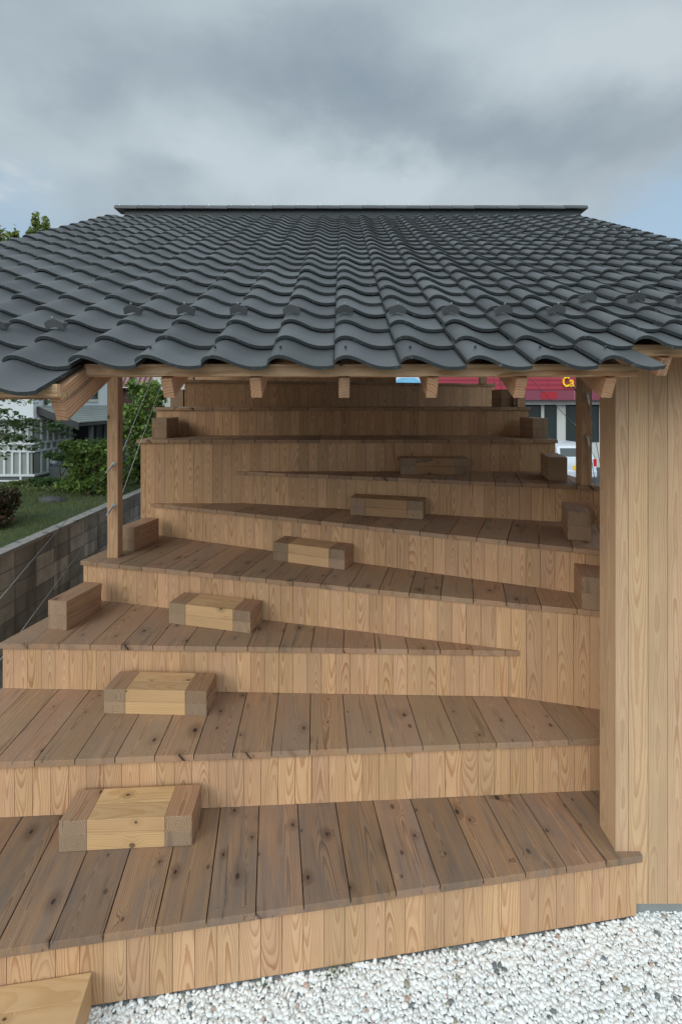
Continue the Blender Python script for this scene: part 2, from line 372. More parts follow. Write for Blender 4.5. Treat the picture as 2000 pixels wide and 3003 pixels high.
# right wall: front boards, inner return, top closes under the roof
WX,WY,WT=1.533,2.698,.168
mb=MB(); z0,z1=.056,3.19
x=WX; ws=[.0735]+[.1095]*20
for w in ws:
    mb.board((x,WY,z0),(0,0,1),(1,0,0),(0,1,0),z1-z0,w-.0028,.018); x+=w
xe=x
for y,w in((WY+.0185,.0725),(WY+.093,.0725)):
    mb.board((WX+.0005,y,z0),(0,0,1),(0,1,0),(1,0,0),z1-z0,w,.018)
mb.box((WX+.02,WY+.0195,z0+.01),(xe-.02,WY+WT-.02,z1-.01),mi=1)
x=WX+.0195
while x<xe: mb.board((x,WY+WT-.019,z0),(0,0,1),(1,0,0),(0,1,0),z1-z0,.1075,.018); x+=.1095
wall=mb.build('board_wall',[W_WALL,M_DARK],pav)
mb=MB(); mb.box((WX+.03,WY+.022,-.2),(xe-.03,WY+WT-.03,.055)); 
s,b=N[1]; mb.prism([(nx(1)+.1,s*nx(1)+b+.075),(1.62,s*1.62+b+.04),(1.62,s*1.62+b+.2),(nx(1)+.1,s*nx(1)+b+.25)],-.2,-.002)
mb.build('concrete_footing',M_CONC,pav)

# roof ------------------------------------------------------------
SL=.51; TA=math.atan(SL); ct,st_=cos(TA),sin(TA)
D0,Z0=1.936,3.000      # trough of the eave tile front edge
EXP=.235; PT=.265; X00=.018
prof=[(0,.0255),(.05,.038),(.11,.0450),(.17,.0470),(.24,.0450),(.32,.0385),(.40,.0295),(.48,.0195),(.56,.0110),(.64,.0047),(.72,.001),(.80,0),(.88,.0010),(.95,.0035),(1.0,.0060)]
def tiles(mb,flip=False,yr=6.86):
    rows=24
    for k in range(-12,13):
        n0=-1 if k<=-5 else(0 if k<=4 else 1)
        if flip:n0=6
        for n in range(n0,23):
            u=n*EXP; x0=X00+k*PT-.17*PT+U(-.0015,.0015); lift=U(-.0015,.002); du=U(-.003,.003)
            top=[];bot=[];L=.315 if n<22 else .25
            for (uu,hh) in((0,.0225),(.004,.0245),(L,-.006)):
                rt=[];rb=[]
                for (t_,zz) in prof:
                    xx=x0+t_*PT; s_=u+uu+du; h=zz*1.06+hh+lift-.019
                    y=D0+s_*ct-h*st_; z=Z0+s_*st_+h*ct
                    rt.append((xx,y,z)); h-=.0155 if uu>0.001 else .0155
                    rb.append((xx,D0+s_*ct-h*st_,Z0+s_*st_+h*ct))
                top.append(rt);bot.append(rb)
            if flip:
                top=[[(a,2*yr-b,c) for a,b,c in r] for r in top]; bot=[[(a,2*yr-b,c) for a,b,c in r] for r in bot]
            m=len(prof); vs=[p for r in top for p in r]+[p for r in bot for p in r]; o=3*m
            fs=[];mi=[]
            for r in range(2):
                for i in range(m-1):
                    fs.append((r*m+i,r*m+i+1,(r+1)*m+i+1,(r+1)*m+i)); mi.append(0 if r else 0)
                    fs.append((o+r*m+i,o+(r+1)*m+i,o+(r+1)*m+i+1,o+r*m+i+1)); mi.append(1)
                fs.append((r*m,(r+1)*m,o+(r+1)*m,o+r*m)); mi.append(1)
                fs.append((r*m+m-1,o+r*m+m-1,o+(r+1)*m+m-1,(r+1)*m+m-1)); mi.append(1)
            for i in range(m-1):
                fs.append((i,o+i,o+i+1,i+1)); mi.append(1)
                fs.append((2*m+i,2*m+i+1,o+2*m+i+1,o+2*m+i)); mi.append(1)
            if flip: fs=[f[::-1] for f in fs]
            mb.add(vs,fs,None,None,mi)
            if n==n0 and not flip:      # nail in the eave tile's crest
                s_=u+.07; h=.047+.012; x=x0+.17*PT
                c=Vector((x,D0+s_*ct-h*st_,Z0+s_*st_+h*ct)); nr=Vector((0,-st_,ct))
                mb.tube(c-nr*.004,c+nr*.007,.006,.005,8,mi=1)
mb=MB(); tiles(mb); tiles(mb,True)
roof=mb.build('tiled_roof',[M_TILE,M_TEDGE],pav)
# smooth shading except edges: set smooth on top faces
for p in roof.data.polygons: p.use_smooth=(p.material_index==0 and len(p.vertices)==4)
def roofpt(x,s_,h): return Vector((x,D0+s_*ct-h*st_,Z0+s_*st_+h*ct))
# snow guards
def guard(k,n):
    mb=MB(); x=X00+k*PT; s0=n*EXP+.095; hb=.060; w=.043
    pr=[(-w,hb-.013),(-w,hb+.020),(-w*.45,hb+.036),(0,hb+.040),(w*.45,hb+.036),(w,hb+.020),(w,hb-.013),(0,hb)]
    m=len(pr); vs=[roofpt(x+a,s0+.0,h) for a,h in pr]+[roofpt(x+a*.9,s0+.05,(h-hb)*.25+hb) for a,h in pr]
    fs=[tuple(range(m)),tuple(range(m,2*m))[::-1]]+[(i,m+i,m+(i+1)%m,(i+1)%m) for i in range(m)]
    mb.add(vs,fs); c=roofpt(x,s0+.004,hb+.039); mb.tube(c,c+Vector((0,-.004,.008)),.005,.004,8,mi=1)
    return mb.build('snow_guard',[M_TILE,M_STEEL],roof,bevel=.002)
for k in range(-12,13):
    guard(k, 1 if k<=-5 else (2 if k<=4 else 3))
# ridge: filler, courses of cap tiles
YR=6.86; ZR=Z0+SL*(YR-D0)
mb=MB()
mb.box((-3.05,YR-.05,ZR-.15),(3.38,YR+.05,ZR+.075),mi=1)
mb.build('ridge_base',[M_TILE,M_TEDGE],roof)
mb=MB(); x=-3.17; 
while x<3.44:
    L=.315; xs=(x,x+L+.006); up=U(0,.003); g0=1
    ring=[]
    for xx,g in((xs[0],.004),(xs[1],0)):
        ring.append([(xx,YR+a,ZR+.075+h+up+g) for a,h in((-.115,-.015),(-.115,.006),(-.085,.040),(-.03,.058),(.03,.058),(.085,.040),(.115,.006),(.115,-.015))])
    m=8; vs=ring[0]+ring[1]; fs=[(i,i+1,m+i+1,m+i) for i in range(m-1)]+[(m-1,0,m,2*m-1)]+[tuple(range(m))[::-1],tuple(range(m,2*m))]
    mb.add(vs,[f[::-1] for f in fs]); mb.tube((x+.04,YR-.03,ZR+.125),(x+.04,YR-.03,ZR+.148),.006,.005,6,mi=1); x+=L
mb.build('ridge_cap',[M_TILE,M_STEEL],roof)
# sheathing under the tiles
mb=MB()
def slab(mb,x0,x1,ya,yb,off,th,mi=0):
    z=lambda y:Z0+SL*(y-D0)+off
    vs=[(x0,ya,z(ya)),(x1,ya,z(ya)),(x1,yb,z(yb)),(x0,yb,z(yb))]; vs+=[(a,b,c-th) for a,b,c in vs]
    mb.add(vs,[(0,1,2,3),(7,6,5,4),(0,4,5,1),(1,5,6,2),(2,6,7,3),(3,7,4,0)],[(v[1]*.8,v[0],v[2]) for v in vs],None,mi)
x=-3.18
while x<3.41:
    x1=min(x+.148,3.42)
    for br_ in(-1.09,1.25):
        if x<br_-.001<x1: x1=br_
    ya=1.86 if x<-1.091 else(2.06 if x<1.249 else 2.27)
    slab(mb,x,x1-.003,ya,YR,-.078,.012)
    vs0=len(mb.v); slab(mb,x,x1-.003,3.32,YR,-.078,.012)
    for i in range(vs0,len(mb.v)): v=mb.v[i]; mb.v[i]=(v[0],2*YR-v[1],v[2])
    mb.f[-6:]=[f[::-1] for f in mb.f[-6:]]
    x=x1
mb.build('roof_sheathing',W_RAFT,pav)
# eave boards
def eave(x0,x1,y,zb,h):
    mb=MB(); mb.board((x0,y,zb),(1,0,0),(0,0,1),(0,1,0),x1-x0,h,.024)
    mb.board((x0,y+.0245,zb-.001),(1,0,0),(0,1,0),(0,0,1),x1-x0,.06,.02)
    return mb.build('eave_board',W_EAVE,pav,bevel=.0015)
eave(-3.18,-1.070,1.82,2.879,.05); eave(-1.078,1.249,2.03,2.971,.05); eave(1.252,3.42,2.24,3.078,.05)
eave(-3.18,3.42,2*YR-3.286,3.612,.05)
# rafters
RD=.0923
for i in range(-8,10):
    sh=-1 if i<=-3 else(0 if i<=3 else 1)
    x=.0135+.3755*i-.0235
    if i==-3: x=-1.118
    yb,zb=2.077+.2094*sh,2.878+.1068*sh
    if i==-3: yb,zb=1.898,2.788
    a=Vector((0,ct,st_)); c=Vector((0,-st_,ct)); mb=MB(); L=(YR-yb)/ct-.01
    mb.board((x,yb,zb),a,(1,0,0),c,L,.047,RD if i!=-3 else .132,1,core=False,t=(.5,.6,.5))
    mb.build('rafter',[W_RAFT,W_RAFT],pav,bevel=.003)
    mb=MB(); mb.board((x,2*YR-3.333,3.519),(0,-ct,st_),(1,0,0),(0,st_,ct),(YR-3.333)/ct-.01,.047,RD)
    mb.build('rafter',[W_RAFT],pav)
zr=lambda y:2.878+SL*(min(y,2*YR-y)-2.077)     # underside of rafters
def beam(x0,x1,y,h=.15):
    mb=MB(); mb.board((x0,y-.0525,zr(y)-h-.03),(1,0,0),(0,1,0),(0,0,1),x1-x0,.105,h,core=True); return mb.build('beam',W_POST,pav,bevel=.003)
beam(-3.1,3.3,4.56); beam(-3.1,3.3,YR,.21); beam(-3.1,3.3,2*YR-4.56)
def post(x,y,z0,z1=None):
    mb=MB(); z1=z1 or zr(y)-.181
    mb.board((x-.05,y-.0525,z0),(0,0,1),(1,0,0),(0,1,0),z1-z0,.1,.105,core=False,t=(.55,.4,.5)); return mb.build('post',W_POST,pav,bevel=.003)
PL=(-2.143,4.583); PR=(2.256,4.49); P3=(2.315,6.25); P3L=(-2.14,6.88)
post(*PL,zt(4)); post(*PR,zt(6)); post(*P3,zt(8),zr(6.25)-.001); post(*P3L,zt(8),zr(6.86)-.21)
post(2.185,7.45,zt(9),zr(7.45)-.001); post(-2.2,2*YR-4.56,0.); post(2.70,2*YR-4.56,0.)
# tie beams along the depth over the posts
for x in(-2.143,2.256):
    mb=MB(); mb.board((x-.05,4.4,3.70),(0,1,0),(1,0,0),(0,0,1),4.9,.1,.12,core=True); mb.build('beam',W_POST,pav,bevel=.003)
# stay cables with fittings
def cable(p0,p1,fit=True,nrm=(0,-1,0)):
    p0,p1=Vector(p0),Vector(p1); d=(p1-p0).normalized(); mb=MB(); mb.tube(p0,p1,.0028,.0028,6)
    c=mb.build('stay_cable',M_CABLE2 if nrm[1]>0 and p0.x<0 else M_CABLE,pav,smooth=True)
    if fit:
        n=Vector(nrm); mb=MB(); mb.tube(p0-n*.012,p0-n*.004,.021,.021,16); mb.tube(p0-n*.004,p0+n*.008,.012,.011,12)
        mb.tube(p0-d*.004,p0+d*.085,.0085,.0085,12); mb.tube(p0+d*.085,p0+d*.105,.006,.004,12)
        mb.build('cable_fitting',M_STEEL,c,smooth=False)
yf=PL[1]-.0525-.012
def onpost(px,py,y): return ((px-CX)*y/F, y, H-(py-YH)*y/F)
cable(onpost(333,1361,yf),(-3.5,3.0,0)); cable(onpost(333,1483,yf),(-3.04,3.0,0))
yb=PL[1]+.0525+.012
def ray(px,py,y): return ((px-CX)*y/F,y,H-(py-YH)*y/F)
cable(ray(340,1372,yb),ray(500,973,6.2),nrm=(0,1,0)); cable(ray(341,1496,yb),ray(520,996,6.4),nrm=(0,1,0))
yf=PR[1]-.0525-.012
cable(onpost(1722,1155,yf),(2.73,4.3,0)); cable(onpost(1723,1278,yf),(2.62,4.3,0))
cable(ray(1693,1256,PR[1]+.065),(2.31,6.19,3.29),nrm=(0,1,0)); cable(ray(1693,1146,PR[1]+.065),(2.31,6.19,3.68),nrm=(0,1,0))
cable(ray(1452,1141,7.4),(2.2,7.5,4.3),False); cable(ray(1471,1141,6.9),(2.05,6.8,4.2),False)

# ------------------------------------------------------------------ seat blocks
def seat_wide(fl,fr,zb,label,h=.170,dep=.225,name='wide_seat_block',ew=.15,mid=None):
    fl,fr=Vector((*fl,0)),Vector((*fr,0)); b=(fr-fl); W=b.length; b.normalize(); a=Vector((-b.y,b.x,0)); zb+=.002
    t=thing(name,label,'seat block',(fl.x,fl.y,zb),'wide wooden seat blocks')
    for off in((0,W-ew) if ew else ()):
        for q in(0,1):
            mb=MB(); mb.board((fl.x+b.x*off,fl.y+b.y*off,zb+q*h/2),a,b,(0,0,1),dep,ew,h/2-.0008,1,core=True)
            mb.build('end_beam',[W_BEAM,W_END],t,bevel=.0022)
    for q in(0,1):
        for r in(0,1):
            mb=MB(); o=fl+b*(ew+.001)+a*(r*dep/2+.001)
            mb.board((o.x,o.y,zb+q*h/2+.0005),b,a,(0,0,1),W-2*ew-.002,dep/2-.0012-.001*r,h/2-.0016,core=False)
            mb.build('middle_beam',mid or W_SEAT,t,bevel=.002)
    return t
def pw(px,py,k): return P(px,py,zt(k))
seat_wide(pw(172,2502,1),pw(562.6,2482,1),zt(1),'largest wide timber seat block, on the lowest deck nearest the viewer')
seat_wide(pw(304.5,2094,2),pw(606,2101.8,2),zt(2),'wide timber seat block on the second deck up, straight above the lowest one')
seat_wide(pw(495.5,1829,3),pw(734,1859,3),zt(3),'wide timber seat block on the tapering third deck with pale knotty front')
seat_wide(pw(801.8,1643.8,4),pw(1010.7,1672.8,4),zt(4),'wide timber seat block at the middle of the fourth deck, beyond the left post')
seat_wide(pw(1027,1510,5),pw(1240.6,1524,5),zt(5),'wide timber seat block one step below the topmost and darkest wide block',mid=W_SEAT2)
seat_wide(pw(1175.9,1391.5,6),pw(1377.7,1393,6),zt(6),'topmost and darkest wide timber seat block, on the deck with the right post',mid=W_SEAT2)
# lowest one on the gravel by the front riser
s,b=N[1]; xr=(263-CX)/F*2.262
bx=Vector((1,s,0)).normalized(); pr=Vector((xr,s*xr+b+OV-.004,0)); pr=pr-Vector((-bx.y,bx.x,0))*.225
seat_wide(tuple((pr-bx*.72)[:2]),tuple(pr[:2]),-.02,'cropped wide timber block lying on the white gravel, bottom left',h=.185,ew=0)
def seat_narrow(c,rot,k,label,L=.41,w=.168,h=.229):
    """c = front face's nearer bottom-left corner, rot = turn of the long axis from straight back"""
    b=Vector((cos(rot),sin(rot),0)); a=Vector((-b.y,b.x,0)); zb=zt(k)+.002
    t=thing('narrow_seat_block',label,'seat block',(c[0],c[1],zb),'narrow wooden seat blocks')
    for q in(0,1):
        mb=MB(); mb.board((c[0],c[1],zb+q*h/2),a,b,(0,0,1),L,w,h/2-.0008,1,core=True,t=(U(.3,.8),U(.2,.8),.4))
        mb.build('stacked_beam',[W_BEAM,W_END],t,bevel=.0022)
    return t
seat_narrow(pw(141,1845,3),radians(-11),3,'narrow two-beam block at the left edge of the third deck beside the block wall')
seat_narrow((-2.19,4.77),radians(-13),4,'narrow two-beam block just behind the foot of the left post')
seat_narrow((-2.16,5.52),0,7,'narrow pale two-beam block at the left end of the deck above the tall boarded corner')
seat_narrow((-2.225,6.30),0,8,'narrow two-beam block at the left end of the top deck, under a rafter tail')
seat_narrow((2.085,6.28),0,8,'narrow dark two-beam block at the right end of the top deck')
seat_narrow((2.185,5.50),0,7,'narrow two-beam block at the right end of the deck right of the store windows')
seat_narrow((2.012,4.68),radians(-12),6,'narrow two-beam block standing left of the right post foot')
seat_narrow((1.831,3.90),radians(-18),5,'narrow two-beam block on the fifth deck, wholly visible beside the board wall')
seat_narrow((1.698,3.405),radians(-16),4,'narrow two-beam block half hidden behind the edge of the board wall')

# ------------------------------------------------------------------ ground and gravel
GZ=-.05
def grid_plane(name,mat,x0,x1,y0,y1,z,nx_=1,ny_=1,fn=None):
    mb=MB(); vs=[]; 
    for j in range(ny_+1):
        for i in range(nx_+1):
            x=x0+(x1-x0)*i/nx_; y=y0+(y1-y0)*j/ny_; vs.append((x,y,z+(fn(x,y) if fn else 0)))
    fs=[(j*(nx_+1)+i,j*(nx_+1)+i+1,(j+1)*(nx_+1)+i+1,(j+1)*(nx_+1)+i) for j in range(ny_) for i in range(nx_)]
    mb.add(vs,fs); return mb.build(name,mat,smooth=bool(fn))
struct(grid_plane('ground',M_YARD,-400,400,-300,700,-.10))
struct(grid_plane('road',M_ASPH,3.2,60,9.5,70,-.094))
struct(grid_plane('gravel_bed',plain('gravel_bed',(.68,.68,.65),.9,0,.3,30,.01),-3.2,4.2,.4,3.4,-.032))
ICO=[]; 
def ico():
    import bmesh
    bm=bmesh.new(); bmesh.ops.create_icosphere(bm,subdivisions=2,radius=1.0); v=[x.co.copy() for x in bm.verts]; f=[tuple(w.index for w in x.verts) for x in bm.faces]; bm.free(); return v,f
IV,IF=ico()
mb=MB(); s1,b1=N[1]
def pebble(x,y,z,L):
    M=Matrix.Rotation(U(0,2*pi),3,'Z')@Matrix.Rotation(random.gauss(0,.28),3,'X')@Matrix.Rotation(random.gauss(0,.28),3,'Y')@Matrix.Diagonal((L/2,L/2*U(.58,.85),L/2*U(.34,.5)))
    sk=U(-.22,.22)
    vs=[]
    for v in IV:
        w=Vector((v.x,v.y*(1+sk*v.x),v.z)); w=M@w; vs.append((x+w.x,y+w.y,z+w.z))
    mb.add(vs,IF)
rows=0; y=1.5
NP=0
def gfront(x): return (s1*x+b1+OV+.004) if x<1.645 else 2.80
def fill(xa,xb,ya,cell,layers,sizes,skip=None):
    xg=xa
    while xg<xb:
        yg=ya; lim=gfront(xg)
        while yg<lim:
            if not(skip and skip(xg,yg)):
                for lay,(zz,pr) in enumerate(layers):
                    if U(0,1)>pr: continue
                    x_,y_=xg+U(-.5,.5)*cell,yg+U(-.5,.5)*cell
                    if y_<gfront(x_)-.001: pebble(x_,y_,zz+U(-.003,.004)+.006*noise.noise((x_*3,y_*3,0)),random.choice(sizes)*U(.85,1.15))
            yg+=cell
        xg+=cell
fill(-1.35,1.95,2.08,.0168,((-.026,1.),(-.018,1.),(-.013,.5)),(.017,.019,.021,.024,.026,.029,.034))
fill(-1.8,3.0,1.5,.029,((-.030,1.),(-.020,.7)),(.024,.028,.032,.038),lambda x,y:-1.35<x<1.95 and y>2.08)
o=mb.build('gravel',M_PEB,smooth=True); tag(o,'white rounded pebbles mixed with a few grey and pink ones','gravel',kind='stuff')
# a few weeds in the gravel along the riser
mb=MB()
for (wx,wn) in((-.38,10),(-.05,26),(.02,16),(.55,12),(.9,10),(1.75,8),(1.5,7)):
    wy=gfront(wx)-.03
    if wx==1.5: wy=1.98
    for _ in range(wn*2):
        a=U(0,2*pi); l=U(.015,.045); p=Vector((wx+U(-.05,.05),wy+U(-.012,.012),-.03)); q=p+Vector((cos(a)*l*.7,sin(a)*l*.7-.005,U(.012,.045))); w=Vector((-sin(a),cos(a),0))*.0025
        mb.add([p-w,p+w,q+w*.5,q-w*.5],[(0,1,2,3)])
o=mb.build('weeds',L_GRASS); tag(o,'tiny green weeds sprouting from gravel along the lowest riser','weeds',kind='stuff')

# ------------------------------------------------------------------ block wall and garden
WXB=-3.975; TOPW=1.09
bw=thing('block_wall','stained grey concrete block retaining wall left of the pavilion','wall',(WXB,6,-.1))
mb=MB(); z=TOPW-.05; r=0
while z>-.1:
    zb=z-.19; y=1.1+(.2 if r%2 and False else 0)
    while y<15: 
        mb.box((WXB-.15,y,zb),(WXB+U(-.0015,.0015),y+.386,z)); y+=.4
    z-=.2; r+=1
mb.box((WXB-.14,1.1,-.1),(WXB-.006,15,TOPW-.052),mi=1,t=(.3,.3,.3))
mb.build('block_courses',[M_BLOCK,M_DKPL],bw,bevel=.004)
mb=MB(); y=1.1
while y<15: mb.box((WXB-.165,y,TOPW-.048),(WXB+.012,y+.597,TOPW)); y+=.6
mb.build('coping',plain('coping_concrete',(.27,.26,.235),.9,0,.3,4,.006,speck=(14,.8,(.07,.07,.05)),bs=90),bw,bevel=.004)
def lawnz(x,y): return .07*noise.noise((x*.5,y*.5,0))+ .06*max(0,min(1,(-4.2-x)/2)) - .02
o=struct(grid_plane('garden_ground',M_LAWN,-30,WXB-.155,1.1,40,TOPW-.01,60,70,lawnz))
mb=MB()
for _ in range(42000):
    x=-4.13-abs(U(0,1))**1.0*3.4; y=U(4.9,11.2)
    if noise.noise((x*1.1,y*1.1,3))>.38 and U(0,1)<.8: continue
    zz=TOPW-.02+lawnz(x,y); a=U(0,2*pi); h=U(.02,.075)*(1+.6*noise.noise((x*2,y*2,9))); w=Vector((cos(a),sin(a),0))*U(.002,.005); l=Vector((U(-.5,.5),U(-.5,.5),0))*h
    p=Vector((x,y,zz)); mb.add([p-w,p+w,p+l+Vector((0,0,h))],[(0,1,2)])
o=mb.build('grass',L_GRASS); tag(o,'short patchy green lawn above the block wall','grass',kind='stuff')

def leaves(mb,c,r,n,size,flat=.0,mi=0,shell=.55,droop=0.,tr=None):
    for _ in range(n):
        v=Vector((random.gauss(0,1),random.gauss(0,1),random.gauss(0,1))).normalized()*(shell+(1-shell)*U(0,1))*U(.85,1.08)
        p=Vector((c[0]+v.x*r[0],c[1]+v.y*r[1],c[2]+v.z*r[2]))
        nn=Vector((random.gauss(0,1),random.gauss(0,1),random.gauss(0,1)+flat)); nn.normalize()
        a=nn.orthogonal().normalized(); a=(Matrix.Rotation(U(0,6.28),3,nn)@a); b=nn.cross(a); L=size*U(.6,1.3)
        a=a+Vector((0,0,-droop)); hw=L*.32
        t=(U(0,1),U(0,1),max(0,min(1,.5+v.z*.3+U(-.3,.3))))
        mb.add([p-a*L*.5,p+b*hw+nn*hw*.3,p+a*L*.55,p-b*hw+nn*hw*.3],[(0,1,2),(0,2,3)],None,t,mi)
def blob_shrub(name,label,cat,base,blobs,n,size,mat,flat=.5,group=None,limb=.02,shell=.5,lump=7):
    t=thing(name,label,cat,base,group); mb=MB(); wood_=MB(); B=Vector(base)
    wood_.tube(B,B+Vector((U(-.03,.03),U(-.03,.03),.3*(blobs[0][2]))),limb*1.6,limb,7)
    hub=B+Vector((0,0,.25*blobs[0][2]))
    tot=sum(b[3]*b[5] for b in blobs)
    for (x,y,z,rx,ry,rz) in blobs:
        c=Vector((B.x+x,B.y+y,B.z+z)); wood_.tube(hub,c,limb*.8,limb*.25,6)
        k=max(40,int(n*(rx*rz)/tot))
        for _ in range(lump):
            v=Vector((random.gauss(0,1),random.gauss(0,1),random.gauss(0,1))).normalized()
            cc=Vector((c.x+v.x*rx*.68,c.y+v.y*ry*.68,c.z+v.z*rz*.68)); q=U(.28,.5)
            wood_.tube(c,cc,limb*.3,limb*.1,5)
            leaves(mb,cc,(rx*q,ry*q,rz*q),k//lump,size,flat,shell=.2)
        leaves(mb,c,(rx*.8,ry*.8,rz*.8),k//4,size,flat,shell=.1)
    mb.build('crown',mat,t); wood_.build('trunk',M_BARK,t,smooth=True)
    return t
GB=TOPW-.02
blob_shrub('broadleaf_shrub','bright leafy shrub with reddish tips, left of the near left post','shrub',(-4.95,9.4,GB),
  [(0,0,.66,.55,.4,.40),(.3,.1,.5,.4,.35,.35),(-.25,0,.85,.26,.3,.25),(.38,-.1,.85,.22,.25,.22),(-.05,.1,.25,.6,.4,.28),(.2,0,.2,.5,.4,.25)],4600,.08,L_BROAD,.6)
blob_shrub('tall_shrub','tall dense green shrub between the left post and the stepped decks','shrub',(-4.50,10.7,GB),
  [(0,0,1.0,.55,.5,.75),(.12,0,1.75,.52,.45,.5),(-.1,0,1.35,.4,.4,.5),(.45,.1,.9,.4,.4,.8),(0,-.1,.35,.5,.4,.4),(.35,.1,2.0,.3,.3,.3),(-.12,.0,2.1,.18,.2,.2)],7000,.085,L_BROAD,.6,lump=9)
blob_shrub('clipped_shrub','rounded dark clipped shrub under the lean-to roof','shrub',(-5.62,11.0,GB),
  [(0,0,.78,.48,.45,.30),(-.3,0,.62,.25,.3,.22),(.35,.05,.65,.28,.3,.25)],6500,.035,L_DARK,.8,lump=10)
blob_shrub('clipped_pine','small layered dark shrub before the corner of the white house','shrub',(-6.15,10.6,GB),
  [(-.05,0,.62,.33,.28,.15),(.2,.0,.45,.25,.25,.12)],3200,.035,L_DARK,.8,lump=9)
blob_shrub('low_shrub','low dark ground shrub at the foot of the white house','shrub',(-6.0,10.0,GB),
  [(0,0,.15,.42,.3,.14),(-.35,.1,.12,.25,.25,.10),(.4,0,.1,.3,.3,.12)],3200,.04,L_DARK,.8)
blob_shrub('red_shrub','dark red-tinged shrub cut by the left edge of the photo','shrub',(-5.02,7.0,GB),
  [(0,0,.38,.36,.35,.30),(-.15,0,.22,.4,.3,.25),(.02,-.1,.1,.35,.3,.18)],6500,.04,L_RED,.5,lump=10)
blob_shrub('weed_clump','light green weeds at the base of the house corner','plant',(-6.55,9.9,GB),
  [(0,0,.08,.5,.25,.12),(.7,-.3,.05,.5,.3,.10)],2200,.05,L_GRASS,.3)
# rock
mb=MB()
for (x,y,z,a,b_,c_) in((-5.2,8.7,GB-.03,.27,.2,.15),):
    vs=[]
    for v in IV:
        q=1+.35*noise.noise((v.x*1.4+x,v.y*1.4,v.z*1.4)); vs.append((x+v.x*a*q,y+v.y*b_*q,z+max(-.3,v.z)*c_*q))
    mb.add(vs,IF)
tag(mb.build('rock',M_ROCK,bevel=.0),'dark low boulder half sunk in the lawn','rock')
# maple: limbs reaching in from the left with layered sprays
mt=thing('maple_tree','spreading tree whose leafy sprays hang before the white house wall','tree',(-7.4,8.4,GB))
mb=MB(); wd=MB(); T=Vector((-7.4,8.4,GB)); wd.tube(T,T+Vector((.1,0,1.0)),.09,.07,9); hub=T+Vector((.1,0,1.0))
wd.tube(hub,hub+Vector((.05,.1,1.5)),.07,.03,8)
def spray(p0,p1,n,size):
    p0,p1=Vector(p0),Vector(p1); mid=(p0+p1)/2+Vector((0,0,.10)); pts=[p0,mid,p1]
    wd.tube(p0,mid,.012,.007,6); wd.tube(mid,p1,.007,.003,6)
    for i in range(n):
        k=U(.15,1.05); c=p0.lerp(mid,k*2) if k<.5 else mid.lerp(p1,(k-.5)*2)
        off=Vector((U(-.1,.22),U(-.25,.25),U(-.10,.05)))*(1.1-.5*k); q=c+off; 
        if i%4==0: wd.tube(c,q,.003,.0015,4)
        for _ in range(4):
            e=q+Vector((U(-.05,.05),U(-.05,.05),U(-.025,.02)))
            leaves(mb,e,(.012,.012,.008),1,size,2.2,shell=.5)
def at8(px,py,d): return ((px-CX)*d/F,d,H-(py-YH)*d/F)
for (px,py,d,n) in((25,1335,8.0,16),(85,1290,8.2,60),(90,1318,7.8,26),(200,1250,8.8,60),(185,1268,9.0,36),(80,1238,8.2,34),(150,1178,8.6,26),(60,1178,8.2,34),(20,1205,8.0,22),(110,1262,8.4,50),(40,1285,7.9,50)):
    st0=hub+Vector((0,0,U(.0,.6))); e=Vector(at8(px,py,d)); root=st0.lerp(e,.45); root.z=e.z+.05+U(0,.1); wd.tube(st0,root,.03,.012,7); spray(root,e,n,.075)
for (x,z) in((-7.2,3.3),(-7.7,3.0),(-6.8,3.6)): leaves(mb,(x,8.6,z),(.7,.7,.3),900,.075,1.2,shell=.1)
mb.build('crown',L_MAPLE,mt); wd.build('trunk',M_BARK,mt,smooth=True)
# tall trees behind
def tall_tree(label,base,h,r,n,mat,size,seed):
    t=thing('tall_tree',label,'tree',base); mb=MB(); wd=MB(); B=Vector(base)
    wd.tube(B,B+Vector((0,0,h*.6)),.16,.09,9); wd.tube(B+Vector((0,0,h*.6)),B+Vector((.1,0,h*.93)),.09,.03,8)
    for _ in range(34):
        a=U(0,2*pi); zz=U(.35,1.)*h; rr=r*(1-.55*abs(zz/h-.62)/.4)*U(.4,1)
        c=B+Vector((cos(a)*rr,sin(a)*rr,zz)); s0=B+Vector((0,0,zz*.8)); wd.tube(s0,c,.03,.008,5)
        leaves(mb,c,(r*.26,r*.26,r*.22),n//34,size,.5,shell=.1)
    for _ in range(16):
        a=U(0,2*pi); c=B+Vector((cos(a)*r*U(0,.8),sin(a)*r*.5,h*U(.93,1.06))); wd.tube(c-Vector((0,0,.8)),c,.02,.004,4); leaves(mb,c,(.14,.14,.4),50,size,.2,shell=.05)
    mb.build('crown',mat,t); wd.build('trunk',M_BARK,t,smooth=True); return t
tall_tree('tall light green tree whose top shows above the left roof edge',(-12.15,17.0,1.),7.75,1.55,6500,L_TALL,.17,1)
tall_tree('slim tree top showing as a small twig left of the roof slope',(-10.95,17.6,1.),8.08,.62,2400,L_TALL,.16,2)
tall_tree('dark tree behind the red roofed house',(-5.5,24,0.),4.6,2.4,5000,L_DARK,.22,3)
# tree seen beside the blue roof
tall_tree('small green tree beside the blue roof beyond the top deck',(3.0,33,0.),4.75,.9,1500,L_DARK,.2,4)

